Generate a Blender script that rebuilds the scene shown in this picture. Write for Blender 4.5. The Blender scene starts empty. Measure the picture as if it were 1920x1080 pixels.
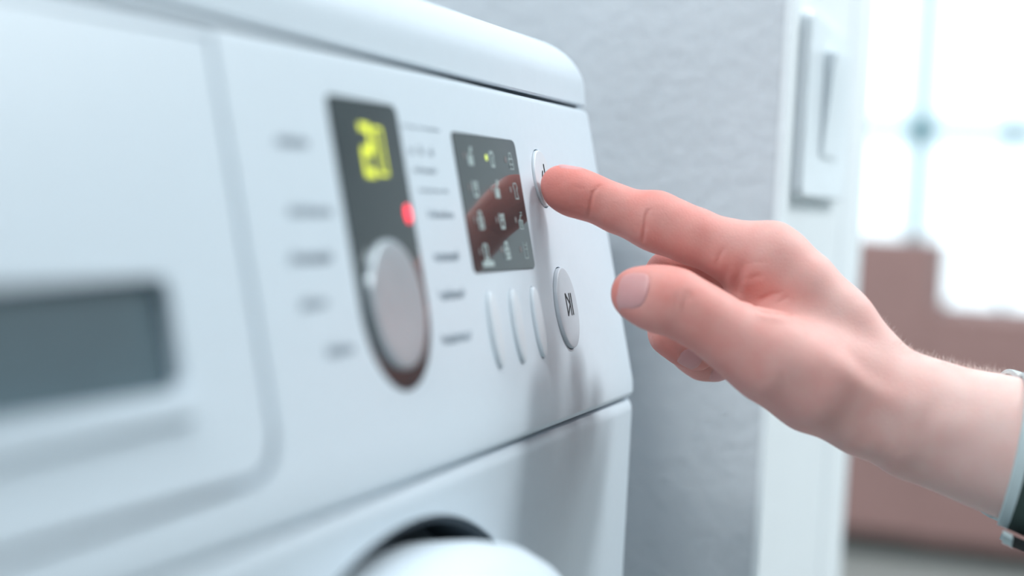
import bpy, bmesh, math, random
import numpy as np
from mathutils import Matrix, Vector

random.seed(4)
rng = np.random.default_rng(4)
C = bpy.context.scene.collection
SC = bpy.context.scene
PI = math.pi

# ------------------------------------------------------------------ camera, light, exposure
CAM = np.array([0.0, -0.187, 0.80])
R = np.array([[0.33095915, -0.03740184, 0.94290357],      # world axes seen from the camera (x right, y down, z forward)
              [-0.94227289, -0.06696517, 0.3280815],
              [0.05087084, -0.99705404, -0.05740548]])
cd = bpy.data.cameras.new('camera'); cam = bpy.data.objects.new('camera', cd); C.objects.link(cam)
right, up, back = R[:, 0], -R[:, 1], -R[:, 2]
M = Matrix(((right[0], up[0], back[0], CAM[0]), (right[1], up[1], back[1], CAM[1]), (right[2], up[2], back[2], CAM[2]), (0, 0, 0, 1)))
cam.matrix_world = M
cd.sensor_width = 36; cd.lens = 56.25; cd.clip_start = 0.02
cd.dof.use_dof = True; cd.dof.focus_distance = 0.645; cd.dof.aperture_fstop = 3.3
SC.camera = cam
SC.view_settings.view_transform = 'Standard'; SC.view_settings.look = 'None'
SC.view_settings.gamma = 1.0; SC.view_settings.use_curve_mapping = False
SC.view_settings.exposure = 0.07

w = bpy.data.worlds.new('overcast_sky'); SC.world = w; w.use_nodes = True
bg = w.node_tree.nodes['Background']
bg.inputs['Color'].default_value = (0.84, 0.94, 1.0, 1); bg.inputs['Strength'].default_value = 2.4

def area(name, loc, target, sx, sy, power, col=(1, 1, 1)):
    l = bpy.data.lights.new(name, 'AREA'); l.shape = 'RECTANGLE'; l.size = sx; l.size_y = sy; l.energy = power; l.color = col
    o = bpy.data.objects.new(name, l); C.objects.link(o); o.location = loc
    o.rotation_euler = (Vector(target) - Vector(loc)).to_track_quat('-Z', 'Y').to_euler()
    return o
area('ceiling_lamp', (0.55, -0.25, 2.42), (0.55, -0.25, 0.0), 0.5, 0.4, 6.0, (0.97, 0.99, 1.0))
area('fill_light_wall_end', (1.40, -1.05, 2.42), (0.85, -0.02, 0.75), 0.5, 0.5, 37, (0.94, 0.98, 1.0))  # added fill that brightens the white wall end, no fitting known here
area('fill_light_partition', (-0.9, 0.30, 2.40), (0.79, 0.1, 0.9), 0.8, 0.5, 31, (0.96, 0.99, 1.0))  # unseen light added to lift the grey partition wall
area('fill_light_far', (2.6, -1.5, 2.42), (2.2, -0.2, 0.6), 1.4, 1.4, 48, (0.92, 0.98, 1.0))  # added soft fill for the wall end and cabinet front
area('fill_light_cabinet', (3.0, 0.5, 2.42), (3.0, 0.5, 0.0), 1.4, 1.4, 30, (0.96, 0.99, 1.0))  # made-up light over the far room, brightens the brown cabinet

# ------------------------------------------------------------------ helpers
def tag(o, label=None, cat=None, group=None, kind=None):
    if label: o['label'] = label
    if cat: o['category'] = cat
    if group: o['group'] = group
    if kind: o['kind'] = kind
    return o

def mat(name, col, rough=0.5, bump=0.0, scale=200.0, metal=0.0, spec=0.5, coat=0.0, var=0.0, emit=None, estr=0.0, sss=0.0, vscale=None):
    m = bpy.data.materials.new(name); m.use_nodes = True
    nt = m.node_tree; b = nt.nodes['Principled BSDF']
    b.inputs['Base Color'].default_value = (*col, 1); b.inputs['Roughness'].default_value = rough
    b.inputs['Metallic'].default_value = metal; b.inputs['Specular IOR Level'].default_value = spec
    b.inputs['Coat Weight'].default_value = coat; b.inputs['Coat Roughness'].default_value = 0.05
    tc = nt.nodes.new('ShaderNodeTexCoord')
    if emit:
        b.inputs['Emission Color'].default_value = (*emit, 1); b.inputs['Emission Strength'].default_value = estr
    if sss:
        b.inputs['Subsurface Weight'].default_value = sss
        b.inputs['Subsurface Radius'].default_value = (1.0, 0.35, 0.2); b.inputs['Subsurface Scale'].default_value = 0.004
    if bump:
        n = nt.nodes.new('ShaderNodeTexNoise'); n.inputs['Scale'].default_value = scale; n.inputs['Detail'].default_value = 6
        nt.links.new(tc.outputs['Object'], n.inputs['Vector'])
        bp = nt.nodes.new('ShaderNodeBump'); bp.inputs['Strength'].default_value = 1.0; bp.inputs['Distance'].default_value = bump
        nt.links.new(n.outputs['Fac'], bp.inputs['Height']); nt.links.new(bp.outputs['Normal'], b.inputs['Normal'])
    if var:
        n2 = nt.nodes.new('ShaderNodeTexNoise'); n2.inputs['Scale'].default_value = vscale or scale * 0.2; n2.inputs['Detail'].default_value = 5
        nt.links.new(tc.outputs['Object'], n2.inputs['Vector'])
        r = nt.nodes.new('ShaderNodeValToRGB')
        r.color_ramp.elements[0].position = 0.3; r.color_ramp.elements[1].position = 0.7
        r.color_ramp.elements[0].color = (*[c * (1 - var) for c in col], 1); r.color_ramp.elements[1].color = (*[min(1, c * (1 + var)) for c in col], 1)
        nt.links.new(n2.outputs['Fac'], r.inputs['Fac']); nt.links.new(r.outputs['Color'], b.inputs['Base Color'])
    return m

WHITE = mat('white_enamel', (0.69, 0.78, 0.85), 0.33, 0.00002, 900, spec=0.5, var=0.01)
PLASTIC = mat('white_plastic', (0.68, 0.77, 0.84), 0.33, 0.00002, 1200, var=0.01)
GROOVE = mat('shaded_inner_metal', (0.42, 0.47, 0.52), 0.6, 0.0001, 400)
DARK = mat('smoky_display_glass', (0.022, 0.034, 0.037), 0.09, 0.0, spec=0.7, coat=0.25, var=0.1, vscale=40)
DARKGRIP = mat('dark_teal_grip', (0.075, 0.125, 0.15), 0.45, 0.0001, 300, var=0.15, vscale=15)
SEAL = mat('dark_rubber', (0.030, 0.050, 0.068), 0.6, 0.0001, 300)
SILVER = mat('satin_silver', (0.50, 0.56, 0.60), 0.32, 0.00003, 500, metal=0.55, var=0.05)
BUTTON = mat('white_button', (0.70, 0.76, 0.81), 0.3, 0.00002, 800, var=0.01)
BUTTON2 = mat('grey_button', (0.52, 0.57, 0.62), 0.35, 0.00002, 800, var=0.02)
PRINT = mat('grey_print', (0.30, 0.36, 0.42), 0.6, var=0.05)
INK = mat('black_print', (0.015, 0.018, 0.022), 0.5, var=0.05)
ICON = mat('pale_icon_print', (0.42, 0.52, 0.52), 0.5, var=0.05)
GREYICON = mat('dim_icon_print', (0.30, 0.26, 0.26), 0.5, var=0.05)
YEL = mat('yellow_led_digits', (0.5, 0.55, 0.05), 0.5, emit=(0.62, 0.68, 0.03), estr=1.1)
REDL = mat('red_led', (0.8, 0.05, 0.08), 0.4, emit=(1.0, 0.03, 0.06), estr=1.8)
YELDOT = mat('yellow_green_led', (0.6, 0.7, 0.2), 0.4, emit=(0.6, 0.72, 0.12), estr=0.9)
PLASTER = mat('grey_plaster', (0.655, 0.70, 0.74), 0.85, 0.0014, 130, var=0.05, vscale=14)
PAINT = mat('white_wall_paint', (0.89, 0.95, 0.98), 0.6, 0.0003, 150, var=0.01)
GREYWALL = mat('grey_wall_paint', (0.26, 0.30, 0.33), 0.8, 0.0003, 150, var=0.02)  # for walls out of view, grey set to dim reflections and bounce
SWITCH = mat('switch_plastic', (0.80, 0.88, 0.93), 0.3, 0.00003, 400, var=0.01)
FLOOR = mat('pale_grey_floor', (0.30, 0.32, 0.31), 0.4, 0.0002, 60, var=0.06, vscale=5)
CEIL = mat('white_ceiling', (0.8, 0.86, 0.9), 0.9, 0.0003, 80, var=0.01)
BROWN = mat('mauve_brown_board', (0.35, 0.205, 0.190), 0.7, 0.0003, 80, var=0.06, vscale=6)
DKWOOD = mat('dark_plinth', (0.05, 0.06, 0.055), 0.7, 0.0003, 80, var=0.1)
FRAME = mat('pale_blue_window_frame', (0.50, 0.68, 0.74), 0.4, 0.0002, 60, var=0.03)
CYANM = mat('teal_handle', (0.10, 0.30, 0.36), 0.4, 0.0001, 60, var=0.05)
GREEN = mat('dark_green_cloth', (0.035, 0.062, 0.055), 0.85, 0.0006, 900, var=0.15, vscale=60)
BLACKC = mat('black_cloth', (0.006, 0.009, 0.010), 0.9, 0.0005, 900, var=0.2, vscale=80)
TRIM = mat('pale_cuff_trim', (0.52, 0.62, 0.64), 0.75, 0.0004, 1200, var=0.05, vscale=100)
HAIR = mat('fair_hair', (0.70, 0.58, 0.54), 0.5, var=0.1, vscale=300)
NAIL = mat('fingernail', (0.70, 0.34, 0.335), 0.42, 0.00003, 600, sss=0.2, spec=0.4, var=0.05, vscale=90)

def glass_mat():
    m = bpy.data.materials.new('window_glass'); m.use_nodes = True; nt = m.node_tree
    nt.nodes.remove(nt.nodes['Principled BSDF']); out = nt.nodes['Material Output']
    t = nt.nodes.new('ShaderNodeBsdfTransparent'); t.inputs['Color'].default_value = (0.96, 0.985, 0.99, 1)
    g = nt.nodes.new('ShaderNodeBsdfGlossy'); g.inputs['Roughness'].default_value = 0.02
    f = nt.nodes.new('ShaderNodeFresnel'); f.inputs['IOR'].default_value = 1.45
    mx = nt.nodes.new('ShaderNodeMixShader')
    nt.links.new(f.outputs[0], mx.inputs[0]); nt.links.new(t.outputs[0], mx.inputs[1]); nt.links.new(g.outputs[0], mx.inputs[2])
    nt.links.new(mx.outputs[0], out.inputs['Surface'])
    return m
GLASS = glass_mat()

def wn(o):
    m = o.modifiers.new('wn', 'WEIGHTED_NORMAL'); m.keep_sharp = True; m.weight = 100

def obj(name, bm, material, parent=None, smooth=35, loc=None):
    me = bpy.data.meshes.new(name)
    bmesh.ops.recalc_face_normals(bm, faces=bm.faces)
    for f in bm.faces: f.smooth = smooth > 0
    if smooth > 0:
        lim = math.radians(smooth)
        for e in bm.edges:
            if len(e.link_faces) == 2 and e.calc_face_angle(0) > lim: e.smooth = False
    bm.to_mesh(me); bm.free(); me.materials.append(material)
    o = bpy.data.objects.new(name, me); C.objects.link(o)
    if smooth > 0: wn(o)
    if parent: o.parent = parent
    if loc: o.location = loc
    return o

def empty(name, loc=(0, 0, 0)):
    o = bpy.data.objects.new(name, None); C.objects.link(o); o.location = loc; o.empty_display_size = 0.02
    return o

def box(bm, x0, x1, y0, y1, z0, z1, bev=0.0):
    vs = [bm.verts.new((x, y, z)) for z in (z0, z1) for y in (y0, y1) for x in (x0, x1)]
    fs = [bm.faces.new([vs[i] for i in q]) for q in ((0, 2, 3, 1), (4, 5, 7, 6), (0, 1, 5, 4), (2, 6, 7, 3), (0, 4, 6, 2), (1, 3, 7, 5))]
    if bev:
        es = {e for f in fs for e in f.edges}
        bmesh.ops.bevel(bm, geom=list(es), offset=bev, segments=2, profile=0.5, affect='EDGES')
    return bm

def rrect(x0, x1, y0, y1, r, n=8, rb=None):
    rb = r if rb is None else rb
    pts = []
    for cx, cy, a0, rr in ((x1 - r, y0 + r, -90, r), (x1 - rb, y1 - rb, 0, rb), (x0 + rb, y1 - rb, 90, rb), (x0 + r, y0 + r, 180, r)):
        for k in range(n + 1):
            a = math.radians(a0 + 90 * k / n); pts.append((cx + rr * math.cos(a), cy + rr * math.sin(a)))
    return pts

def loft(bm, loops, cap=True):
    rings = [[bm.verts.new(p) for p in lp] for lp in loops]
    n = len(rings[0])
    for a, b in zip(rings, rings[1:]):
        for i in range(n):
            bm.faces.new((a[i], a[(i + 1) % n], b[(i + 1) % n], b[i]))
    if cap:
        bm.faces.new(rings[0][::-1]); bm.faces.new(rings[-1])
    return bm

def sweep(levels, n=8):
    """levels: (z, x0, x1, y0, y1, r) rounded rectangles stacked in z"""
    return loft(bmesh.new(), [[(x, y, z) for x, y in rrect(x0, x1, y0, y1, r, n, 0.008)] for z, x0, x1, y0, y1, r in levels])

def cut(o, cutter_bm):
    """carve a shape out of o, bake the result into its mesh"""
    bmesh.ops.recalc_face_normals(cutter_bm, faces=cutter_bm.faces)
    me = bpy.data.meshes.new('tmp'); cutter_bm.to_mesh(me); cutter_bm.free()
    k = bpy.data.objects.new('tmp', me); C.objects.link(k)
    o.modifiers.clear()
    md = o.modifiers.new('b', 'BOOLEAN'); md.operation = 'DIFFERENCE'; md.object = k; md.solver = 'EXACT'
    dg = bpy.context.evaluated_depsgraph_get(); dg.update()
    new = bpy.data.meshes.new_from_object(o.evaluated_get(dg))
    o.modifiers.clear(); old = o.data; o.data = new; bpy.data.meshes.remove(old)
    bpy.data.objects.remove(k); bpy.data.meshes.remove(me)
    b = bmesh.new(); b.from_mesh(new)
    for e in b.edges:
        if len(e.link_faces) == 2: e.smooth = e.calc_face_angle(0) < math.radians(25)
    for f in b.faces: f.smooth = True
    b.to_mesh(new); b.free(); wn(o)

# ------------------------------------------------------------------ the room
def slab(name, x0, x1, y0, y1, z0, z1, m):
    return tag(obj(name, box(bmesh.new(), x0, x1, y0, y1, z0, z1), m, smooth=0), kind='structure')
WX = 4.60                                         # window wall
slab('floor', -1.8, WX + 0.2, -2.9, 2.4, -0.10, 0.0, FLOOR)
slab('ceiling', -1.8, WX + 0.2, -2.9, 2.4, 2.50, 2.60, CEIL)
slab('wall_left', -1.80, -1.60, -2.9, 2.4, 0, 2.5, GREYWALL)
slab('wall_back', -1.60, 0.79, 0.68, 0.88, 0, 2.5, PLASTER)
slab('wall_front', -1.60, WX + 0.2, -2.9, -2.7, 0, 2.5, GREYWALL)
slab('wall_far', 1.12, WX, 2.2, 2.4, 0, 2.5, PAINT)
wp = slab('wall_partition', 0.79, 1.06, -0.0463, 2.2, 0, 2.5, PLASTER)
b = bmesh.new(); box(b, 0.7905, 1.010, -0.0500, -0.0463, 0, 2.5); box(b, 1.016, 1.121, -0.0500, -0.0463, 0, 2.5); 
tag(obj('trim_1', b, PAINT, smooth=0), kind='structure')
b = bmesh.new(); box(b, 1.062, 1.121, -0.0463, 2.2, 0, 2.5)
tag(obj('trim_2', b, PAINT), kind='structure')

# window wall with one wide glazed opening
oy0, oy1, oz0, oz1 = -0.62, 1.65, 0.46, 2.38
b = bmesh.new()
box(b, WX, WX + 0.2, -2.7, 2.2, 0, oz0); box(b, WX, WX + 0.2, -2.7, 2.2, oz1, 2.5)
box(b, WX, WX + 0.2, -2.7, oy0, oz0, oz1); box(b, WX, WX + 0.2, oy1, 2.2, oz0, oz1)
tag(obj('wall_right', b, PAINT, smooth=0), kind='structure')
win = empty('window_1', (WX, 0, 0)); tag(win, kind='structure')
def wpart(name, m, y0, y1, z0, z1, x0=0.02, x1=0.08, bev=0.004):
    return obj(name, box(bmesh.new(), x0, x1, y0, y1, z0, z1, bev), m, win)
wpart('window_sill', PAINT, oy0, oy1, oz0 - 0.005, oz0 + 0.03, -0.10, 0.14)
wpart('window_frame', FRAME, oy0, oy1, oz0 + 0.03, oz0 + 0.075)
wpart('window_frame', FRAME, oy0, oy1, oz1 - 0.06, oz1)
bars = []
y = 0.2340
ys = sorted([0.2340 + 0.2500 * k for k in range(-3, 6)])
for k, yy in enumerate(ys):
    hw = 0.030 if abs(yy - 0.234) < 0.01 or k % 4 == 9 else 0.012
    wpart('mullion', FRAME, yy - hw, yy + hw, oz0 + 0.075, oz1 - 0.06)
    bars.append(yy)
wpart('crossbar', FRAME, oy0, oy1, 1.018, 1.070, 0.03, 0.07, 0.003)
for yy in bars:
    if -0.3 < yy < 0.6:
        big = abs(yy - 0.234) < 0.01
        s = 0.034 if big else 0.022
        o = obj('latch', loft(bmesh.new(), [[(x, yy + s * math.cos(a), 1.044 + s * 1.15 * math.sin(a)) for a in [2 * PI * t / 16 for t in range(16)]] for x in (0.005, 0.03)]), CYANM, win)
edges = [oy0] + bars + [oy1]
for a0, a1 in zip(edges, edges[1:]):
    if a1 - a0 > 0.05:
        for z0, z1 in ((oz0 + 0.07, 1.035), (1.047, oz1 - 0.055)):
            obj('pane', box(bmesh.new(), 0.048, 0.052, a0, a1, z0, z1), GLASS, win, smooth=0)
# pale ground outside, far below, seen only through the glass
slab('ground', WX + 0.5, WX + 40, -30, 30, -4.0, -3.8, mat('pale_paving', (0.5, 0.53, 0.55), 0.9, var=0.1, vscale=0.5))

# ------------------------------------------------------------------ low brown cabinet in front of the window
cab = empty('cabinet', (3.8, 0, 0))
tag(cab, 'low mauve-brown cabinet with a taller end section, in front of the bright window', 'cabinet')
def cpart(name, m, x0, x1, y0, y1, z0, z1, bev=0.004, parent=None):
    return obj(name, box(bmesh.new(), x0, x1, y0, y1, z0, z1, bev), m, parent or cab)
cpart('tall_section', BROWN, 0.02, 0.46, 0.110, 0.66, 0.055, 0.745, 0.006)
cpart('low_section', BROWN, 0.02, 0.46, -1.15, 0.109, 0.050, 0.560, 0.006)
cpart('cabinet_top', BROWN, 0.0, 0.46, -1.16, 0.109, 0.5605, 0.582, 0.004)
cpart('plinth', DKWOOD, 0.06, 0.44, -1.12, 0.63, 0.0, 0.055, 0.0)
cpart('front_panel', BROWN, 0.0, 0.0199, 0.1095, 0.66, 0.055, 0.745, 0.002)
cpart('front_panel', BROWN, 0.0, 0.0199, -1.15, 0.1090, 0.050, 0.560, 0.002)

# ------------------------------------------------------------------ light switch on the wall end
sw = empty('light_switch', (0.87, -0.0500, 0.855))
tag(sw, 'white rocker light switch on the narrow white end of the grey wall', 'light switch')
SWX0, SWZ0 = 0.87, 0.855
def L(x, z): return x - SWX0, z - SWZ0
b = bmesh.new()
def plate(b, x0, x1, z0, z1, ys, r):
    loops = []
    for y, ins in ys:
        loops.append([(px_, y, pz_) for px_, pz_ in rrect(x0 + ins, x1 - ins, z0 + ins, z1 - ins, max(r - ins, 0.0005), 5)])
    return loft(b, loops)
plate(b, -0.0535, 0.100, -0.048, 0.047, [(0.0, 0), (-0.0045, 0), (-0.0056, 0.0008), (-0.006, 0.002)], 0.006)
obj('switch_plate', b, SWITCH, sw)
b = bmesh.new()
x0, x1, z0, z1 = -0.003, 0.056, -0.0255, 0.0305
v = [b.verts.new(p) for p in ((x0, -0.0055, z0), (x1, -0.0055, z0), (x1, -0.0055, z1), (x0, -0.0055, z1), (x0, -0.0072, z0), (x1, -0.0072, z0), (x1, -0.0120, z1), (x0, -0.0120, z1))]
for q in ((3, 2, 1, 0), (4, 5, 6, 7), (0, 1, 5, 4), (1, 2, 6, 5), (2, 3, 7, 6), (3, 0, 4, 7)): b.faces.new([v[i] for i in q])
bmesh.ops.bevel(b, geom=list(b.edges), offset=0.0007, segments=2, affect='EDGES')
obj('rocker', b, SWITCH, sw)

# ------------------------------------------------------------------ washing machine
X0, X1, YB = 0.125, 0.713, 0.60
WM = empty('washing_machine', (0, 0, 0))
tag(WM, 'white front-loading washing machine with a tilted control panel and round door', 'washing machine')
RC = 0.020
# lower body
lv = [(0.02, X0, X1, -0.005, YB, RC), (0.7060, X0, X1, -0.005, YB, RC)]
for a in (20, 40, 60, 90):
    s = 0.0036 * (1 - math.cos(math.radians(a))); lv.append((0.7060 + 0.0056 * math.sin(math.radians(a)), X0 + s, X1 - s, -0.005 + s, YB - s, RC - s))
body = obj('body', sweep(lv), WHITE, WM)
DCX, DCZ, DR = 0.4394, 0.534, 0.1668
def disc(cx, cz, r, y0, y1, n=96, rz=None):
    return loft(bmesh.new(), [[(cx + r * math.cos(2 * PI * t / n), y, cz + (rz or r) * math.sin(2 * PI * t / n)) for t in range(n)] for y in (y0, y1)])
cut(body, disc(DCX, DCZ, DR, -0.03, 0.020))
# lined below by a dark ring
for fx in (X0 + 0.05, X1 - 0.05):
    for fy in (0.05, YB - 0.06):
        obj('foot', loft(bmesh.new(), [[(fx + 0.02 * math.cos(a), fy + 0.02 * math.sin(a), z) for a in [2 * PI * t / 16 for t in range(16)]] for z in (0.0, 0.0201)]), SEAL, WM)
# door: lathe of (radius, y)
def lathe(prof, cx, cz, n=96, closed=True):
    bm = bmesh.new(); rings = []
    for r, y in prof:
        rings.append([bm.verts.new((cx + r * math.cos(2 * PI * t / n), y, cz + r * math.sin(2 * PI * t / n))) for t in range(n)])
    for a, c in zip(rings, rings[1:]):
        for i in range(n): bm.faces.new((a[i], a[(i + 1) % n], c[(i + 1) % n], c[i]))
    if closed:
        bm.faces.new(rings[0]); bm.faces.new(rings[-1][::-1])
    return bm
obj('door_recess_lining', lathe([(DR - 0.0002, -0.0040), (DR - 0.0002, 0.0190), (0.1000, 0.0190), (0.1000, 0.0165), (DR - 0.0025, 0.0165), (DR - 0.0022, -0.0040), (DR - 0.0002, -0.0040)], DCX, DCZ, closed=False), SEAL, WM)  # dark ring covering the wall and floor of the recess
prof = [(0.155, 0.014), (0.1580, -0.002), (0.1597, -0.014), (0.1600, -0.024), (0.1570, -0.031), (0.1520, -0.0365), (0.1450, -0.040), (0.1360, -0.0405),
        (0.1280, -0.037), (0.1220, -0.030), (0.1180, -0.020), (0.1150, -0.008), (0.1140, 0.010)]
door = obj('door_ring', lathe(prof, DCX, DCZ), PLASTIC, WM)
obj('door_glass', lathe([(0.1135, 0.0), (0.108, -0.010), (0.09, -0.020), (0.06, -0.027), (0.02, -0.030)], DCX, DCZ), DARK, WM)

# panel front profile
KP, Z0P, Y0P = 0.235, 0.7227, -0.004
def ypan(z): return Y0P + KP * (z - Z0P)
lv = []
for z, off in ((0.7126, 0.0022), (0.7134, 0.0009), (0.7150, 0.0002), (0.7200, 0.0), (0.7280, 0.0), (0.7600, 0), (0.80, 0), (0.8380, 0), (0.8395, 0.0005), (0.8402, 0.0018)):
    yf = max(ypan(z), -0.0052) if z < 0.722 else ypan(z)
    lv.append((z, X0 + off, X1 - off, yf + off, YB, RC))
panel = obj('control_panel', sweep(lv), PLASTIC, WM)
# recessed joint above the lower body and below the lid
obj('joint', sweep([(0.7110, X0 + 0.004, X1 - 0.004, -0.0012, YB - 0.004, RC), (0.7135, X0 + 0.004, X1 - 0.004, -0.0012, YB - 0.004, RC)]), GROOVE, WM)
obj('joint', sweep([(0.8395, X0 + 0.004, X1 - 0.004, 0.0275, YB - 0.004, RC), (0.8425, X0 + 0.004, X1 - 0.004, 0.0275, YB - 0.004, RC)]), SEAL, WM)
# lid with a generous rounded edge
lv = [(0.8418, X0 + 0.0012, X1 - 0.0012, 0.0255, YB, RC), (0.8426, X0, X1, 0.0245, YB, RC), (0.848, X0, X1, 0.0253, YB, RC)]
for a in range(10, 91, 10):
    t = math.radians(a); s = 0.019 * (1 - math.cos(t)); s2 = 0.026 * (1 - math.cos(t))
    lv.append((0.848 + 0.0215 * math.sin(t), X0 + s2, X1 - s2, 0.0253 + s, YB - s, max(RC, 0.02 + 0.3 * s)))
obj('lid', sweep(lv, 10), WHITE, WM)

# things on the tilted panel live in the frame (x, along the slope, out of the panel)
TN = math.hypot(1, KP); NP = Vector((0, -1 / TN, KP / TN))
def P(x, z, out=0.0):
    v = Vector((x, ypan(z), z)) + NP * out
    return (v.x, v.y, v.z)
def prism(out2, d0, d1, bev=0.0, dome=0.0):
    cx = sum(p[0] for p in out2) / len(out2); cz = sum(p[1] for p in out2) / len(out2)
    def sc(p, e):
        dx, dz = p[0] - cx, p[1] - cz; l = math.hypot(dx, dz) or 1
        return (p[0] - dx / l * e, p[1] - dz / l * e)
    loops = [[P(*p, d0) for p in out2], [P(*p, d1 - bev) for p in out2]]
    if bev:
        loops.append([P(*sc(p, bev * 0.3), d1 - bev * 0.35) for p in out2]); loops.append([P(*sc(p, bev), d1) for p in out2])
    if dome:
        for f_ in (0.75, 0.45, 0.15):
            loops.append([P(cx + (p[0] - cx) * f_, cz + (p[1] - cz) * f_, d1 + dome * (1 - f_ * f_)) for p in out2])
    return loft(bmesh.new(), loops)
def oval(cx, cz, rx, rz, n=40): return [(cx + rx * math.cos(2 * PI * t / n), cz + rz * math.sin(2 * PI * t / n)) for t in range(n)]

# drawer at the left with its recessed grip
DX1, DZ0 = 0.3610, 0.7262
def drawer_outline(x1, z0, z1, x0, r=0.013):
    pts = [(x0, z1), (x0, z0)]
    for k in range(9):
        a = math.radians(-90 + 90 * k / 8); pts.append((x1 - r + r * math.cos(a), z0 + r + r * math.sin(a)))
    pts.append((x1, z1)); return pts
cut(panel, prism(drawer_outline(DX1, DZ0, 0.8372, X0 + 0.006), -0.012, 0.02))
drawer = obj('drawer', prism(drawer_outline(DX1 - 0.0023, DZ0 + 0.0018, 0.8365, X0 + 0.0075), -0.0118, 0.0002, 0.0012), PLASTIC, WM)
gx0, gx1, gz0, gz1 = 0.170, 0.3215, 0.7520, 0.7775
cut(drawer, prism(rrect(gx0, gx1, gz0, gz1, 0.004, 5), -0.0095, 0.01))
obj('grip_insert', prism(rrect(gx0 + 0.0003, gx1 - 0.0003, gz0 + 0.0003, gz1 - 0.0003, 0.004, 5), -0.0094, -0.0030), DARKGRIP, drawer)
b = prism([(gx0 - 0.001, gz0 - 0.0060), (gx1 + 0.001, gz0 - 0.0060), (gx1 + 0.001, gz0 - 0.0005), (gx0 - 0.001, gz0 - 0.0005)], 0.0, 0.0030, 0.0014)
obj('grip_lip', b, PLASTIC, drawer)

# programme window: dark slot with round lower end
def slot(cx, r, zt, zc, inset=0.0, tr=0.0030):
    r -= inset; zt -= inset; pts = []
    for k in range(25):
        a = math.radians(180 + 180 * k / 24); pts.append((cx + r * math.cos(a), zc + r * math.sin(a)))
    for k in range(5):
        a = math.radians(0 + 90 * k / 4); pts.append((cx + r - tr + tr * math.cos(a), zt - tr + tr * math.sin(a)))
    for k in range(5):
        a = math.radians(90 + 90 * k / 4); pts.append((cx - r + tr + tr * math.cos(a), zt - tr + tr * math.sin(a)))
    return pts
KX, KZ = 0.4475, 0.7648
cut(panel, prism(slot(KX, 0.0255, 0.8270, KZ), -0.004, 0.02))
disp = obj('programme_display', prism(slot(KX, 0.0252, 0.8267, KZ), -0.0038, 0.0004, 0.0003), DARK, WM)
def seg_digit(parent, cx, cz, wd, h, segs, m, t=0.0013, slant=0.0):
    q = {'a': ((-1, 1), (1, 1)), 'b': ((1, 1), (1, 0)), 'c': ((1, 0), (1, -1)), 'd': ((-1, -1), (1, -1)), 'e': ((-1, 0), (-1, -1)), 'f': ((-1, 1), (-1, 0)), 'g': ((-1, 0), (1, 0))}
    bm = bmesh.new()
    for s in segs:
        (x0, z0), (x1, z1) = q[s]; x0 = cx + x0 * wd / 2; x1 = cx + x1 * wd / 2; z0 = cz + z0 * h / 2; z1 = cz + z1 * h / 2
        stroke(bm, (x0, z0), (x1, z1), t, 0.0004, 0.00055)
    return obj('digit', bm, m, parent)
def stroke(bm, a, c, t, d0=0.0, d1=0.0002):
    dx, dz = c[0] - a[0], c[1] - a[1]; l = math.hypot(dx, dz) or 1e-9; ux, uz = dx / l, dz / l; nx, nz = -uz * t / 2, ux * t / 2
    e = t * 0.25; a = (a[0] - ux * e, a[1] - uz * e); c = (c[0] + ux * e, c[1] + uz * e)
    o4 = [(a[0] + nx, a[1] + nz), (a[0] - nx, a[1] - nz), (c[0] - nx, c[1] - nz), (c[0] + nx, c[1] + nz)]
    lo = [bm.verts.new(P(*p, d0)) for p in o4]; hi = [bm.verts.new(P(*p, d1)) for p in o4]
    bm.faces.new(lo[::-1]); bm.faces.new(hi)
    for i in range(4): bm.faces.new((lo[i], lo[(i + 1) % 4], hi[(i + 1) % 4], hi[i]))
seg_digit(disp, 0.4450, 0.8115, 0.0060, 0.0140, 'abged', YEL, 0.0024)
seg_digit(disp, 0.4545, 0.8115, 0.0055, 0.0140, 'abcdef', YEL, 0.0010)
obj('red_led', prism(oval(0.4680, 0.7925, 0.0024, 0.0030, 16), 0.0003, 0.0008, 0.0003), REDL, disp)['label'] = 'glowing red dot lamp'
# knob
knob = obj('selector_knob', None or prism(oval(KX - 0.0014, KZ + 0.0004, 0.0197, 0.0194, 72), 0.0004, 0.0024, 0.0009, -0.0006), SILVER, WM)
knob['label'] = 'satin silver round selector knob'
# touch screen
cut(panel, prism(rrect(0.5188, 0.5856, 0.7724, 0.8214, 0.0026, 5), -0.003, 0.02))
screen = obj('indicator_screen', prism(rrect(0.5190, 0.5854, 0.7726, 0.8212, 0.0025, 5), -0.0028, 0.0003, 0.0002), DARK, WM)
def strokes(name, segs, t, m, parent, d0=0.0003, d1=0.00042):
    bm = bmesh.new()
    for a, c in segs: stroke(bm, a, c, t, d0, d1)
    return obj(name, bm, m, parent, smooth=0)
def poly(cx, cz, pts, sx, sz): 
    q = [(cx + x * sx, cz + z * sz) for x, z in pts]; return list(zip(q, q[1:]))
ICONS = {
    'lock': [(-1, -1), (-1, 0.3), (1, 0.3), (1, -1), (-1, -1), (-1, -0.4), (1, -0.4)],
    'shirt': [(-0.6, -1), (-0.6, 0.1), (-1, 0.5), (-0.6, 1), (0.6, 1), (1, 0.5), (0.6, 0.1), (0.9, -1), (-0.6, -1)],
    'brush': [(-1, -1), (-1, 0.1), (0.9, 0.1), (0.9, -1), (-1, -1)],
    'tub': [(-1, 1), (-0.8, -1), (0.8, -1), (1, 1)],
}
cols = [0.5335, 0.5560, 0.5770]
rows = [0.8130, 0.8018, 0.7905, 0.7795]
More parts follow.
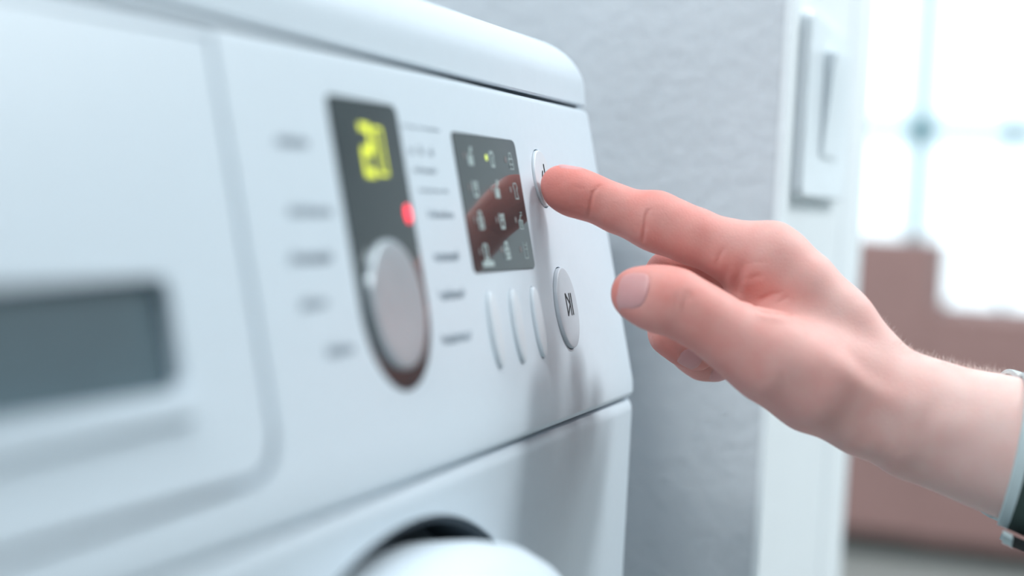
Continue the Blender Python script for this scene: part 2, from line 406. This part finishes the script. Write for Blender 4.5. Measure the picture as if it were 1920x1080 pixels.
for r, z in enumerate(rows):
    for c, x in enumerate(cols):
        kind = ['lock', 'shirt', 'brush', 'tub'][(r + (2 - c)) % 4] if c < 2 else ['lock', 'shirt', 'brush', 'tub'][r]
        segs = poly(x, z, ICONS[kind], 0.0022, 0.0029 if c == 2 else 0.0025)
        if kind == 'lock': segs += poly(x, z + 0.0009, [(-0.7, 0), (-0.5, 1), (0.5, 1), (0.7, 0)], 0.0022, 0.0022)
        if kind == 'brush':
            for kx in (-0.5, 0, 0.5): segs += poly(x, z, [(kx, -0.9), (kx, 0.0)], 0.0022, 0.0025)
            segs += poly(x, z, [(-0.3, 0.2), (0.3, 0.9), (1.0, 0.9)], 0.0022, 0.0025) + poly(x + 0.0016, z + 0.0032, [(-1, 0), (1, 0)], 0.0008, 1)
        if kind == 'tub': segs += poly(x, z, [(-0.2, 0.8), (0.9, 0.8)], 0.0022, 0.0025) + poly(x, z, [(-0.1, 0.2), (0.8, 0.2)], 0.0022, 0.0025)
        strokes('icon', segs, 0.00032 if c == 2 else 0.0010, ICON, screen)
        lit = (r == 0 and c == 1)
        obj('indicator_lamp', prism(oval(x - 0.0058, z + 0.0004, 0.0010 if lit else 0.0006, 0.0012, 10), 0.0002, 0.0005), YELDOT if lit else GREYICON, screen)
strokes('print', poly(0.5340, 0.7754, [(-1, 0), (1, 0)], 0.0052, 1), 0.0019, ICON, screen)

# buttons: recess, shadow gap, cap
def button(cx, cz, rx, rz, h, m, name='button', dome=0.0004):
    cut(panel, prism(oval(cx, cz, rx + 0.0005, rz + 0.0005, 48), -0.003, 0.02))
    return obj(name, prism(oval(cx, cz, rx, rz, 48), -0.0030, h, 0.0007, dome), m, WM)
for k, bx in enumerate((0.5295, 0.5535, 0.5775)):
    button(bx, 0.7525, 0.0047, 0.0132, 0.0014, BUTTON, 'option_button')
play = button(0.6145, 0.7560, 0.0124, 0.0160, 0.0017, BUTTON2, 'play_button', 0.0002)
play['label'] = 'greyer button printed with a play and pause sign'
power = button(0.6120, 0.8075, 0.0098, 0.0112, 0.0012, BUTTON, 'power_button', 0.0)
power['label'] = 'white button printed with a power sign under the fingertip'
# play / pause sign
px_, pz_ = 0.6160, 0.7572
strokes('play_pause_sign', poly(px_ - 0.0022, pz_, [(-1, 1), (-1, -1), (1.1, 0), (-1, 1)], 0.0021, 0.0042) + poly(px_, pz_, [(0.0004, -1), (0.0004, 1)], 1, 0.0042) + poly(px_ + 0.0026, pz_, [(0, -1), (0, 1)], 1, 0.0042), 0.00075, INK, play, 0.0017, 0.00205)
pw = []
for k in range(20):
    a0 = math.radians(130 + 280 * k / 20); a1 = math.radians(130 + 280 * (k + 1) / 20)
    pw.append(((0.6140 + 0.0040 * math.cos(a0), 0.8068 + 0.0044 * math.sin(a0)), (0.6140 + 0.0040 * math.cos(a1), 0.8068 + 0.0044 * math.sin(a1))))
pw.append(((0.6140, 0.8080), (0.6140, 0.8130)))
strokes('power_sign', pw, 0.0006, INK, power, 0.0011, 0.00145)

# blurred rows of print on both sides of the knob (illegible in the photograph: word-like rows of marks)
def wordmark(x0, x1, z, h=0.0022, m=PRINT):
    bm = bmesh.new(); x = x0
    while x < x1:
        wd = random.uniform(0.0009, 0.0016); k = random.choice((0, 1, 2, 3))
        if k == 0: segs = [((x, z - h / 2), (x, z + h / 2)), ((x, z), (x + wd, z)), ((x + wd, z), (x + wd, z - h / 2))]
        elif k == 1: segs = [((x, z - h / 2), (x, z)), ((x, z), (x + wd, z)), ((x + wd, z), (x + wd, z - h / 2))]
        elif k == 2: segs = [((x, z), (x + wd, z)), ((x + wd, z), (x + wd, z - h / 2)), ((x + wd, z - h / 2), (x, z - h / 2)), ((x, z - h / 2), (x, z))]
        else: segs = [((x, z - h / 2), (x + wd, z + h / 4))]
        for a, c in segs: stroke(bm, a, c, 0.0004, 0.0, 0.00012)
        x += wd + 0.0007
    return obj('print', bm, m, panel, smooth=0)
for x0, x1, z in ((0.4860, 0.5085, 0.7930), (0.4850, 0.5075, 0.7795), (0.4840, 0.5065, 0.7670), (0.4800, 0.5070, 0.7530)):
    wordmark(x0, x1, z, 0.0028); 
    if z < 0.79: wordmark(x0 + 0.002, x1 - 0.002, z - 0.0008, 0.0028)
wordmark(0.4800, 0.5000, 0.8072, 0.0020); wordmark(0.4810, 0.5075, 0.8005, 0.0012)
for x in (0.4790, 0.4875, 0.4960):
    wordmark(x, x + 0.0030, 0.8135, 0.0030)
wordmark(0.4750, 0.5090, 0.8210, 0.0008)
for x0, x1, z in ((0.3860, 0.4060, 0.8118), (0.3870, 0.4130, 0.7930), (0.3830, 0.4080, 0.7802), (0.3850, 0.4000, 0.7680), (0.3960, 0.4130, 0.7546)):
    wordmark(x0, x1, z, 0.0030); wordmark(x0 + 0.001, x1, z + 0.0007, 0.0030)

# ------------------------------------------------------------------ the person's right hand and forearm
# Work frame of the hand: millimetres, x to the sleeve side, y up, z towards the thumb side. Joints are (x, y) on a
# 3000-unit measuring plate, distance in metres and radius on the plate; J() turns them into real positions and radii.
def J(u, v, d, r=0.0): return np.array([(u - 960) * d / 3.0, -(v - 540) * d / 3.0, -d * 1000.0, r * d / 3.0])
def chain(*pts): return [J(*p) for p in pts]
G_INDEX = [chain((1052, 350, .6330, 36), (1080, 361, .6330, 42), (1118, 374, .6320, 38.5), (1160, 393, .6310, 41), (1219, 414, .6290, 48), (1250, 426, .6285, 47.5), (1300, 443, .6270, 50), (1370, 470, .6250, 54), (1440, 491, .6230, 65)), chain((1048, 344, .6328, 26), (1056, 359, .6325, 30))]
G_MIDDLE = [chain((1440, 505, .6450, 58), (1350, 508, .6480, 50), (1258, 518, .6510, 46), (1254, 570, .6480, 43), (1265, 622, .6450, 46), (1288, 648, .6435, 37), (1310, 664, .6430, 31))]
G_RING = [chain((1460, 522, .6650, 52), (1370, 545, .6690, 44), (1290, 570, .6700, 40), (1290, 612, .6690, 38), (1300, 656, .6680, 40), (1322, 675, .6670, 36), (1346, 685, .6660, 30))]
G_PINKY = [chain((1490, 545, .6840, 46), (1400, 575, .6870, 38), (1335, 600, .6880, 34), (1335, 640, .6870, 32), (1350, 665, .6860, 32), (1378, 680, .6840, 28))]
G_THUMB = [chain((1190, 550, .6040, 43.5), (1215, 556, .6030, 49), (1242, 562, .6020, 52), (1272, 568, .6010, 53), (1325, 600, .6010, 55), (1385, 638, .6020, 63), (1445, 670, .6040, 80), (1530, 712, .6080, 94), (1620, 752, .6120, 88))]
G_PALM = [chain((1440, 491, .6230, 64), (1500, 537, .6210, 62), (1570, 603, .6180, 60), (1690, 734, .6120, 62)),
          chain((1440, 500, .6450, 60), (1570, 610, .6360, 56), (1700, 745, .6270, 62)),
          chain((1460, 520, .6650, 53), (1580, 630, .6520, 54), (1710, 755, .6390, 60)),
          chain((1490, 545, .6840, 46), (1600, 660, .6660, 54), (1720, 775, .6460, 58)),
          chain((1400, 560, .6270, 40), (1490, 620, .6220, 62), (1600, 700, .6180, 82)),
          chain((1470, 620, .6600, 52), (1580, 730, .6520, 78), (1690, 785, .6400, 82))]
G_ARM = [chain((1620, 752, .6120, 86), (1690, 778, .6120, 92), (1745, 789, .6110, 97), (1820, 815, .6080, 105), (1885, 836, .6040, 116), (1980, 868, .5980, 124), (2100, 908, .5900, 132)),
         chain((1640, 752, .6400, 80), (1745, 787, .6370, 94), (1820, 812, .6340, 102), (1885, 832, .6310, 112), (1980, 866, .6260, 120), (2100, 908, .6200, 130))]
# tendons, knuckles, wrist bone
G_BUMPS = [chain((1235, 398, .6290, 30), (1260, 408, .6285, 26)), chain((1450, 462, .6230, 38), (1470, 474, .6220, 36)),
           chain((1610, 800, .6060, 46), (1680, 820, .6040, 40)), chain((1700, 858, .6080, 32), (1860, 905, .6020, 34)),
           chain((1775, 800, .5935, 24), (1815, 807, .5915, 22))]

def cone_d(p, a, b):
    pa = p - a[:3]; ba = (b - a)[:3]; h = np.clip(pa @ ba / (ba @ ba), 0, 1)
    return np.linalg.norm(pa - h[..., None] * ba, axis=-1) - (a[3] + (b[3] - a[3]) * h)
def smin(a, b, k):
    h = np.maximum(k - np.abs(a - b), 0) / k
    return np.minimum(a, b) - h * h * k * 0.25
def chain_list(g): return [(a, b) for ch in g for a, b in zip(ch, ch[1:])]
PLAN = [(G_INDEX, 5.0, None), (G_MIDDLE, 4.5, 1.3), (G_RING, 4.5, 1.3), (G_PINKY, 4.5, 1.3), (G_THUMB, 7.0, 1.6)]
BODY = [(G_PALM, 9.0), (G_ARM, 10.0), (G_BUMPS, 7.0)]
def sdf(p):
    """exact evaluation at a few points"""
    f = None
    for g, k, ku in PLAN:
        gf = None
        for a, b in chain_list(g):
            d = cone_d(p, a, b); gf = d if gf is None else smin(gf, d, k)
        f = gf if f is None else smin(f, gf, ku)
    body_ = None
    for g, k in BODY:
        for a, b in chain_list(g):
            d = cone_d(p, a, b); body_ = d if body_ is None else smin(body_, d, k)
    return smin(f, body_, 7.0)

H = 1.0
allp = np.array([q for g, *_ in PLAN + BODY for ch in g for q in ch])
lo = (allp[:, :3] - allp[:, 3:4]).min(0) - 4; hi = (allp[:, :3] + allp[:, 3:4]).max(0) + 4
N = np.ceil((hi - lo) / H).astype(int) + 1
ax = [lo[i] + H * np.arange(N[i]) for i in range(3)]
def splat(F, a, b, k):
    l = np.minimum(a[:3] - a[3], b[:3] - b[3]) - 10; h = np.maximum(a[:3] + a[3], b[:3] + b[3]) + 10
    i0 = np.clip(np.floor((l - lo) / H).astype(int), 0, N - 1); i1 = np.clip(np.ceil((h - lo) / H).astype(int) + 1, 1, N)
    s = tuple(slice(i0[i], i1[i]) for i in range(3))
    X, Y, Z = (ax[i][s[i]].astype(np.float32) for i in range(3))
    ba = (b - a)[:3]; L2 = ba @ ba
    px, py, pz = X[:, None, None] - a[0], Y[None, :, None] - a[1], Z[None, None, :] - a[2]
    t = np.clip((px * ba[0] + py * ba[1] + pz * ba[2]) / L2, 0, 1)
    d = np.sqrt((px - t * ba[0]) ** 2 + (py - t * ba[1]) ** 2 + (pz - t * ba[2]) ** 2) - (a[3] + (b[3] - a[3]) * t)
    F[s] = smin(F[s], d.astype(np.float32), k)
BIG = 20.0
F = np.full(N, BIG, np.float32)
for g, k, ku in PLAN:
    Gf = np.full(N, BIG, np.float32)
    for a, b in chain_list(g): splat(Gf, a, b, k)
    F = Gf if ku is None else smin(F, Gf, ku)
Gf = np.full(N, BIG, np.float32)
for g, k in BODY:
    for a, b in chain_list(g): splat(Gf, a, b, k)
F = smin(F, Gf, 7.0)
# the arm is cut inside the sleeve
F[ax[0] > J(2060, 900, .605)[0], :, :] = BIG

def surface_nets(F):
    S = F < 0
    c = S[:-1, :-1, :-1].astype(np.int8)
    tot = np.zeros_like(c)
    corners = [(i, j, k) for i in (0, 1) for j in (0, 1) for k in (0, 1)]
    n0, n1, n2 = F.shape
    def sub(A, o): return A[o[0]:n0 - 1 + o[0], o[1]:n1 - 1 + o[1], o[2]:n2 - 1 + o[2]]
    for o in corners: tot = tot + sub(S, o).astype(np.int8) if o != (0, 0, 0) else sub(S, o).astype(np.int8)
    act = (tot > 0) & (tot < 8)
    I = np.argwhere(act); idx = np.full(act.shape, -1, np.int64); idx[tuple(I.T)] = np.arange(len(I))
    acc = np.zeros((len(I), 3)); cnt = np.zeros(len(I))
    for o in corners:
        for axn in range(3):
            if o[axn]: continue
            o2 = list(o); o2[axn] = 1
            f0 = F[tuple((I + o).T)]; f1 = F[tuple((I + o2).T)]
            m = (f0 < 0) != (f1 < 0)
            t = np.where(m, f0 / np.where(m, f0 - f1, 1), 0)
            p = np.array(o, float)[None, :] + t[:, None] * (np.arange(3) == axn)[None, :]
            acc += p * m[:, None]; cnt += m
    V = I + acc / cnt[:, None]
    quads = []
    for axn in range(3):
        sl0 = [slice(1, -1)] * 3; sl0[axn] = slice(0, -1); sl1 = list(sl0); sl1[axn] = slice(1, None)
        a = S[tuple(sl0)]; b_ = S[tuple(sl1)]; m = a != b_
        E_ = np.argwhere(m); flip = a[m]
        base = E_ + 1; base[:, axn] -= 1
        u, v = [(1, 2), (2, 0), (0, 1)][axn]
        eu = (np.arange(3) == u).astype(int); ev = (np.arange(3) == v).astype(int)
        q = np.stack([idx[tuple((base - eu - ev).T)], idx[tuple((base - ev).T)], idx[tuple(base.T)], idx[tuple((base - eu).T)]], 1)
        q[~flip] = q[~flip][:, ::-1]; quads.append(q)
    return V, np.concatenate(quads)
V, Q = surface_nets(F)
V = lo + V * H
# keep the largest piece only is not needed: all chains are joined
Mc = np.zeros((3, 3)); Mc[:, 0] = R[:, 0]; Mc[:, 1] = -R[:, 1]; Mc[:, 2] = -R[:, 2]
def world(p): return CAM + (np.asarray(p)[..., :3] / 1000.0) @ Mc.T

def pydata(name, V, Fc, material, parent=None, smooth=True):
    me = bpy.data.meshes.new(name); me.from_pydata(np.asarray(V).tolist(), [], [list(map(int, f)) for f in Fc]); me.update()
    me.polygons.foreach_set('use_smooth', [smooth] * len(me.polygons))
    me.materials.append(material)
    o = bpy.data.objects.new(name, me); C.objects.link(o)
    if parent: o.parent = parent
    return o
person = pydata('person', V, Q, NAIL)
sm = person.modifiers.new('s', 'SMOOTH'); sm.factor = 0.5; sm.iterations = 4
sb = person.modifiers.new('u', 'SUBSURF'); sb.levels = 1; sb.render_levels = 1
dg = bpy.context.evaluated_depsgraph_get(); dg.update()
new = bpy.data.meshes.new_from_object(person.evaluated_get(dg)); person.modifiers.clear()
old = person.data; person.data = new; bpy.data.meshes.remove(old)
me = person.data; nv = len(me.vertices)
co = np.empty(nv * 3); me.vertices.foreach_get('co', co); co = co.reshape(-1, 3)
nr = np.empty(nv * 3); me.vertices.foreach_get('normal', nr); nr = nr.reshape(-1, 3)

def hit(u, v, d0=0.50, d1=0.72):
    """first skin point on the line from the measuring eye through plate point (u, v)"""
    ds = np.linspace(d0, d1, 900)
    pts = np.stack([J(u, v, d)[:3] for d in ds]); s = sdf(pts); k = np.argmax(s < 0)
    return pts[k] if s[k] < 0 else None
def groove(pts, depth, width, ease=True):
    """press a crease (or raise a fold, depth < 0) into the skin along the points"""
    P3 = [hit(*p) for p in pts]; P3 = [p for p in P3 if p is not None]
    global co
    ends = np.array(P3)
    box_ = np.all((co > ends.min(0) - 4 * width - 2) & (co < ends.max(0) + 4 * width + 2), axis=1)
    ii = np.where(box_)[0]; best = np.full(len(ii), 99.0); tt = np.zeros(len(ii)); n = len(P3) - 1
    for k in range(n):
        a, b = P3[k], P3[k + 1]; ba = b - a; h = np.clip((co[ii] - a) @ ba / max(ba @ ba, 1e-9), 0, 1)
        d = np.linalg.norm(co[ii] - a - h[:, None] * ba, axis=1); m = d < best
        best[m] = d[m]; tt[m] = (k + h[m]) / n
    fade = np.sin(np.clip(tt, 0.0, 1.0) * PI) ** 0.5 if ease else 1.0
    fade = np.clip(fade, 0.15, 1)
    co[ii] -= nr[ii] * (depth * fade * np.exp(-(best / width) ** 2))[:, None]
# finger creases
groove([(1123, 350), (1112, 362), (1108, 378), (1106, 396), (1104, 408)], 0.75, 0.7)
groove([(1128, 346), (1119, 352)], 0.25, 0.5)
groove([(1216, 392), (1212, 404), (1209, 425), (1206, 446), (1204, 455)], 0.9, 0.75)
groove([(1222, 390), (1216, 398)], 0.2, 0.5)
groove([(1196, 420), (1194, 440)], 0.25, 0.6)
groove([(1075, 350), (1085, 352), (1098, 356)], 0.15, 0.6)
# folds of the web between index finger and thumb
groove([(1360, 462), (1350, 480), (1342, 500)], 0.35, 1.1)
groove([(1400, 488), (1391, 508), (1384, 528), (1382, 548), (1388, 566)], 1.2, 2.5)
groove([(1408, 496), (1400, 516), (1394, 540), (1398, 560)], -0.25, 2.4)
groove([(1404, 524), (1416, 519), (1430, 517)], 0.35, 1.1)
groove([(1402, 494), (1420, 491), (1440, 492)], 0.2, 1.0)
groove([(1370, 495), (1358, 520), (1352, 540)], 0.3, 1.4)
groove([(1410, 578), (1428, 562), (1448, 552), (1470, 548)], 0.5, 1.1)
groove([(1418, 582), (1450, 587), (1490, 590)], 1.2, 1.6)
groove([(1452, 572), (1468, 562), (1480, 556)], 0.45, 0.9)
groove([(1415, 590), (1455, 597), (1495, 602)], -0.7, 2.2)
# thumb joint lines, tendon hollow, wrist creases
groove([(1288, 545), (1284, 565), (1280, 590)], 0.35, 0.9)
groove([(1296, 548), (1293, 566)], 0.25, 0.8)
groove([(1270, 548), (1268, 566), (1266, 585)], 0.2, 0.8)
groove([(1560, 640), (1620, 690), (1680, 730)], 0.7, 5.0)
groove([(1500, 640), (1580, 690), (1660, 745), (1740, 775)], -0.8, 5.5)
groove([(1585, 834), (1610, 826), (1635, 818)], 0.12, 1.6)
groove([(1655, 866), (1680, 850), (1700, 836)], 0.15, 1.8)
groove([(1640, 858), (1660, 840), (1676, 824)], 0.1, 1.6)
groove([(1470, 700), (1500, 690), (1540, 700)], -0.6, 6.0)
# nail beds
groove([(1218, 520), (1213, 540), (1208, 558), (1199, 575)], 0.5, 0.8)
groove([(1155, 560), (1175, 570), (1198, 575)], 0.5, 0.9)
groove([(1272, 664), (1282, 658), (1300, 660)], 0.35, 0.7)
me.vertices.foreach_set('co', world(co).ravel()); me.update()
# skin tone: redder on fingers and folds, paler towards the arm (pigment, the same from every side)
def zone(u, v, d, r):
    c = J(u, v, d)[:3]; return np.exp(-((co - c) ** 2).sum(1) / r ** 2)
red = 0.34 + 0.44 * np.clip((J(1560, 560, .62)[0] - co[:, 0]) / 60.0, 0, 1)
red += 0.35 * zone(1060, 360, .632, 14) + 0.2 * zone(1440, 560, .612, 16) + 0.2 * zone(1300, 660, .643, 14) + 0.25 * zone(1160, 550, .60, 8) + 0.25 * zone(1340, 520, .645, 20) + 0.15 * zone(1600, 720, .59, 16)
red -= 0.25 * np.clip((co[:, 0] - J(1600, 0, .61)[0]) / 50.0, 0, 1)
red = np.clip(red, 0, 1)
at_ = me.attributes.new('redness', 'FLOAT', 'POINT'); at_.data.foreach_set('value', red.astype(np.float32))

SKIN = bpy.data.materials.new('skin'); SKIN.use_nodes = True
nt = SKIN.node_tree; bs = nt.nodes['Principled BSDF']
bs.inputs['Roughness'].default_value = 0.58; bs.inputs['Specular IOR Level'].default_value = 0.28
bs.inputs['Subsurface Weight'].default_value = 0.25; bs.inputs['Subsurface Radius'].default_value = (1.0, 0.3, 0.18); bs.inputs['Subsurface Scale'].default_value = 0.004
an = nt.nodes.new('ShaderNodeAttribute'); an.attribute_name = 'redness'
tc = nt.nodes.new('ShaderNodeTexCoord')
mot = nt.nodes.new('ShaderNodeTexNoise'); mot.inputs['Scale'].default_value = 90; mot.inputs['Detail'].default_value = 4
nt.links.new(tc.outputs['Object'], mot.inputs['Vector'])
ad = nt.nodes.new('ShaderNodeMath'); ad.operation = 'MULTIPLY_ADD'; ad.inputs[1].default_value = 0.5
sb_ = nt.nodes.new('ShaderNodeMath'); sb_.operation = 'SUBTRACT'; sb_.inputs[1].default_value = 0.5
nt.links.new(mot.outputs['Fac'], sb_.inputs[0]); nt.links.new(sb_.outputs[0], ad.inputs[0]); nt.links.new(an.outputs['Fac'], ad.inputs[2])
rp = nt.nodes.new('ShaderNodeValToRGB')
rp.color_ramp.elements[0].position = 0.0; rp.color_ramp.elements[0].color = (0.76, 0.55, 0.505, 1)
rp.color_ramp.elements[1].position = 1.0; rp.color_ramp.elements[1].color = (0.70, 0.245, 0.21, 1)
nt.links.new(ad.outputs[0], rp.inputs['Fac']); nt.links.new(rp.outputs['Color'], bs.inputs['Base Color'])
n1 = nt.nodes.new('ShaderNodeTexNoise'); n1.inputs['Scale'].default_value = 700; n1.inputs['Detail'].default_value = 4
v1 = nt.nodes.new('ShaderNodeTexVoronoi'); v1.inputs['Scale'].default_value = 1100
mx = nt.nodes.new('ShaderNodeMath'); mx.operation = 'ADD'
nt.links.new(tc.outputs['Object'], n1.inputs['Vector']); nt.links.new(tc.outputs['Object'], v1.inputs['Vector'])
nt.links.new(n1.outputs['Fac'], mx.inputs[0]); nt.links.new(v1.outputs['Distance'], mx.inputs[1])
bp = nt.nodes.new('ShaderNodeBump'); bp.inputs['Strength'].default_value = 0.6; bp.inputs['Distance'].default_value = 0.00012
nt.links.new(mx.outputs[0], bp.inputs['Height']); nt.links.new(bp.outputs['Normal'], bs.inputs['Normal'])
me.materials.clear(); me.materials.append(SKIN)
tag(person, 'right hand and forearm in a dark green sleeve, index finger pressing the top button', 'person')

def sdf_normal(p):
    e = 0.2; return np.array([sdf((p + e * d)[None])[0] - sdf((p - e * d)[None])[0] for d in np.eye(3)]) / (2 * e)
def nail(center, along, nrm, length, width, name='fingernail', label=None, curl=0.35, dist=0.14):
    """curved plate wrapped over the fingertip: rounded outline, thickness 0.4 mm"""
    c = np.asarray(center, float); n = nrm / np.linalg.norm(nrm)
    a = along - n * (along @ n); a /= np.linalg.norm(a); w_ = np.cross(n, a)
    nu, nv_ = 15, 15; top = []
    for i in range(nu):
        for j in range(nv_):
            s, t = -1 + 2 * i / (nu - 1), -1 + 2 * j / (nv_ - 1)
            # square to rounded outline
            x = s * math.sqrt(1 - 0.42 * t * t); y_ = t * math.sqrt(1 - 0.30 * s * s)
            p = c + a * x * length / 2 + w_ * y_ * width / 2 + n * 6
            for _ in range(40):
                d = sdf(p[None])[0]
                if d < 0.02: break
                p = p - n * d * 0.8
            e = max(abs(s), abs(t))
            top.append(p + n * (dist - 0.42 * max(0, e - 0.85) / 0.15))
    top = np.array(top); bot = top - n * 0.6
    Vn = np.concatenate([top, bot]); m = nu * nv_; Fs = []
    for i in range(nu - 1):
        for j in range(nv_ - 1):
            q = (i * nv_ + j, (i + 1) * nv_ + j, (i + 1) * nv_ + j + 1, i * nv_ + j + 1)
            Fs += [q, tuple(m + k for k in q[::-1])]
    rim = [i * nv_ for i in range(nu)] + [(nu - 1) * nv_ + j for j in range(1, nv_)] + [i * nv_ + nv_ - 1 for i in range(nu - 2, -1, -1)] + [j for j in range(nv_ - 2, 0, -1)]
    for k in range(len(rim)):
        a_, b_ = rim[k], rim[(k + 1) % len(rim)]; Fs.append((a_, m + a_, m + b_, b_))
    o = pydata(name, world(Vn), Fs, NAIL, person)
    if label: o['label'] = label
    return o
tn = hit(1187, 540)
nail(tn, np.array([-1.0, 0.18, 0.0]), np.array([-0.05, 0.42, 1.0]), 12.0, 14.0, label='thumbnail facing the camera')
nail(J(1066, 328, .6325)[:3], np.array([-1.0, 0.30, 0.0]), np.array([0.25, 1.0, -0.15]), 10.5, 10.5, label='fingernail of the pressing index finger')
mn = hit(1293, 677)
nail(mn, np.array([0.75, -0.55, -0.1]), np.array([-0.25, -0.75, 0.75]), 9.5, 9.5)
rn = hit(1350, 704)
if rn is not None: nail(rn, np.array([0.95, -0.2, -0.1]), np.array([-0.2, -0.9, 0.5]), 8.5, 9.0)

# fine fair hairs along the back of the wrist
Vh, Fh = [], []
for _ in range(620):
    u = 1640 + 290 * random.random() ** 0.8
    ii = None
    z_off = random.uniform(-12, 10)
    top = np.interp(u, [1600, 1650, 1700, 1750, 1800, 1860, 1920, 1950], [562, 612, 655, 687, 703, 712, 716, 718])
    base = J(u, top + 6, .612)[:3] + np.array([0, 0, z_off])
    p = base + np.array([0, 6.0, 0])
    for _k in range(25):
        d = sdf(p[None])[0]
        if d < 0.03: break
        p = p - np.array([0, 1, 0]) * d * 0.8
    if sdf(p[None])[0] > 0.3: continue
    g = sdf_normal(p); L_ = random.uniform(1.6, 4.2) * (0.6 + 0.6 * min(1, (u - 1640) / 160))
    dirn = g * random.uniform(0.25, 0.8) + np.array([random.uniform(-1.0, 0.2), 0.1, random.uniform(-0.5, 0.5)]); dirn /= np.linalg.norm(dirn)
    mid = p + dirn * L_ * 0.5 + g * 0.15; tip = p + dirn * L_ - g * 0.1
    side = np.cross(dirn, g); side = side / (np.linalg.norm(side) + 1e-9) * 0.04; n0 = g * 0.04
    k = len(Vh); Vh += [p - g * 0.2 + side, p - g * 0.2 - side, p - g * 0.2 + n0, mid + side, mid - side, mid + n0, tip]
    Fh += [(k, k + 1, k + 4, k + 3), (k + 1, k + 2, k + 5, k + 4), (k + 2, k, k + 3, k + 5), (k + 3, k + 4, k + 6), (k + 4, k + 5, k + 6), (k + 5, k + 3, k + 6)]
hr = pydata('arm_hair', world(np.array(Vh)), Fh, HAIR, person, smooth=False); tag(hr, kind='stuff')

# sleeve
phi = math.atan(0.34); AX = np.array([math.cos(phi), -math.sin(phi), 0.28]); UP = np.array([math.sin(phi), math.cos(phi), 0]); ZZ = np.array([0, 0, 1.0])
C0 = J(1900, 846, .6180)[:3]
_rc = {}
def r_skin(s, a):
    """distance from the arm axis to the skin in the direction a at s millimetres along the arm"""
    key = (round(min(s, 26.0), 1), round(math.degrees(a), 1))
    if key not in _rc:
        c = C0 + AX * key[0]; d = UP * math.sin(a) + ZZ * math.cos(a)
        rr = np.linspace(12, 60, 160); v = sdf(c + rr[:, None] * d)
        _rc[key] = rr[np.argmax(v > 0)]
    return _rc[key]
def tube(name, m, s0, s1, off0, off1, a0=0, a1=360, th=1.2, top=0.0, front=0.0, n=64, ns=10, wob=0.0, cap_end=False, parent=None, keep=0.4):
    """cloth tube round the arm between s0 and s1 (mm), off0 to off1 mm off the skin; the opening edge is slanted by top and front"""
    closed = a1 - a0 >= 360; Vt, Ft = [], []; m_ = n if closed else n + 1
    def ring(s, off, k, t):
        out = []
        for i in range(m_):
            a = math.radians(a0 + (a1 - a0) * i / n)
            sl = (top * math.sin(a) + front * max(0, math.cos(a)) ** 1.5) * (1 - (1 - keep) * t)
            wv = wob * (math.sin(3 * a + 5 * t) + 0.6 * math.sin(5 * a - 9 * t)) * t
            r_ = r_skin(s + sl, a) + off + k + wv
            out.append(C0 + AX * (s + sl) + UP * (r_ * math.sin(a)) + ZZ * (r_ * math.cos(a)))
        return out
    rings = []
    for t in np.linspace(0, 1, ns): rings.append(ring(s0 + (s1 - s0) * t, off0 + (off1 - off0) * t, th / 2, t))
    for t in np.linspace(1, 0, ns): rings.append(ring(s0 + (s1 - s0) * t, off0 + (off1 - off0) * t, -th / 2, t))
    for r_ in rings: Vt += r_
    nr_ = len(rings)
    for k in range(nr_):
        k2 = (k + 1) % nr_
        for i in range(n):
            j = (i + 1) % m_; Ft.append((k * m_ + i, k * m_ + j, k2 * m_ + j, k2 * m_ + i))
    if not closed:
        for k in range(ns - 1):
            for e in (0, m_ - 1):
                q = (k * m_ + e, (k + 1) * m_ + e, (nr_ - 2 - k) * m_ + e, (nr_ - 1 - k) * m_ + e); Ft.append(q if e else q[::-1])
    if cap_end: Ft.append([(ns - 1) * m_ + i for i in range(n)])
    o = pydata(name, world(np.array(Vt)), Ft, m, parent or person)
    bm = bmesh.new(); bm.from_mesh(o.data); bmesh.ops.recalc_face_normals(bm, faces=bm.faces)
    for e in bm.edges:
        if len(e.link_faces) == 2 and e.calc_face_angle(0) > 0.9: e.smooth = False
    bm.to_mesh(o.data); bm.free()
    return o
TOP_, FRONT_ = -5.0, -9.5
sl = tube('sleeve', GREEN, 0.2, 150, 1.7, 11, th=1.4, top=TOP_, front=FRONT_, ns=24, wob=1.6, cap_end=True)
tube('cuff_trim', TRIM, -3.0, 0.6, 1.6, 1.7, th=1.9, top=TOP_, front=FRONT_, ns=4, keep=1.0, parent=sl)['label'] = 'pale grey-green trim along the cuff'
fl = tube('cuff_flap', BLACKC, 8.2, 60, 8.2, 12.0, a0=262, a1=318, th=1.6, top=-2.0, front=-16.5, ns=8)
fl['label'] = 'black lower flap of the cuff'
tube('cuff_trim', TRIM, 4.8, 8.4, 8.0, 8.2, a0=262, a1=318, th=2.2, top=-2.0, front=-16.5, ns=4, keep=1.0, parent=fl)['label'] = 'pale trim along the flap'
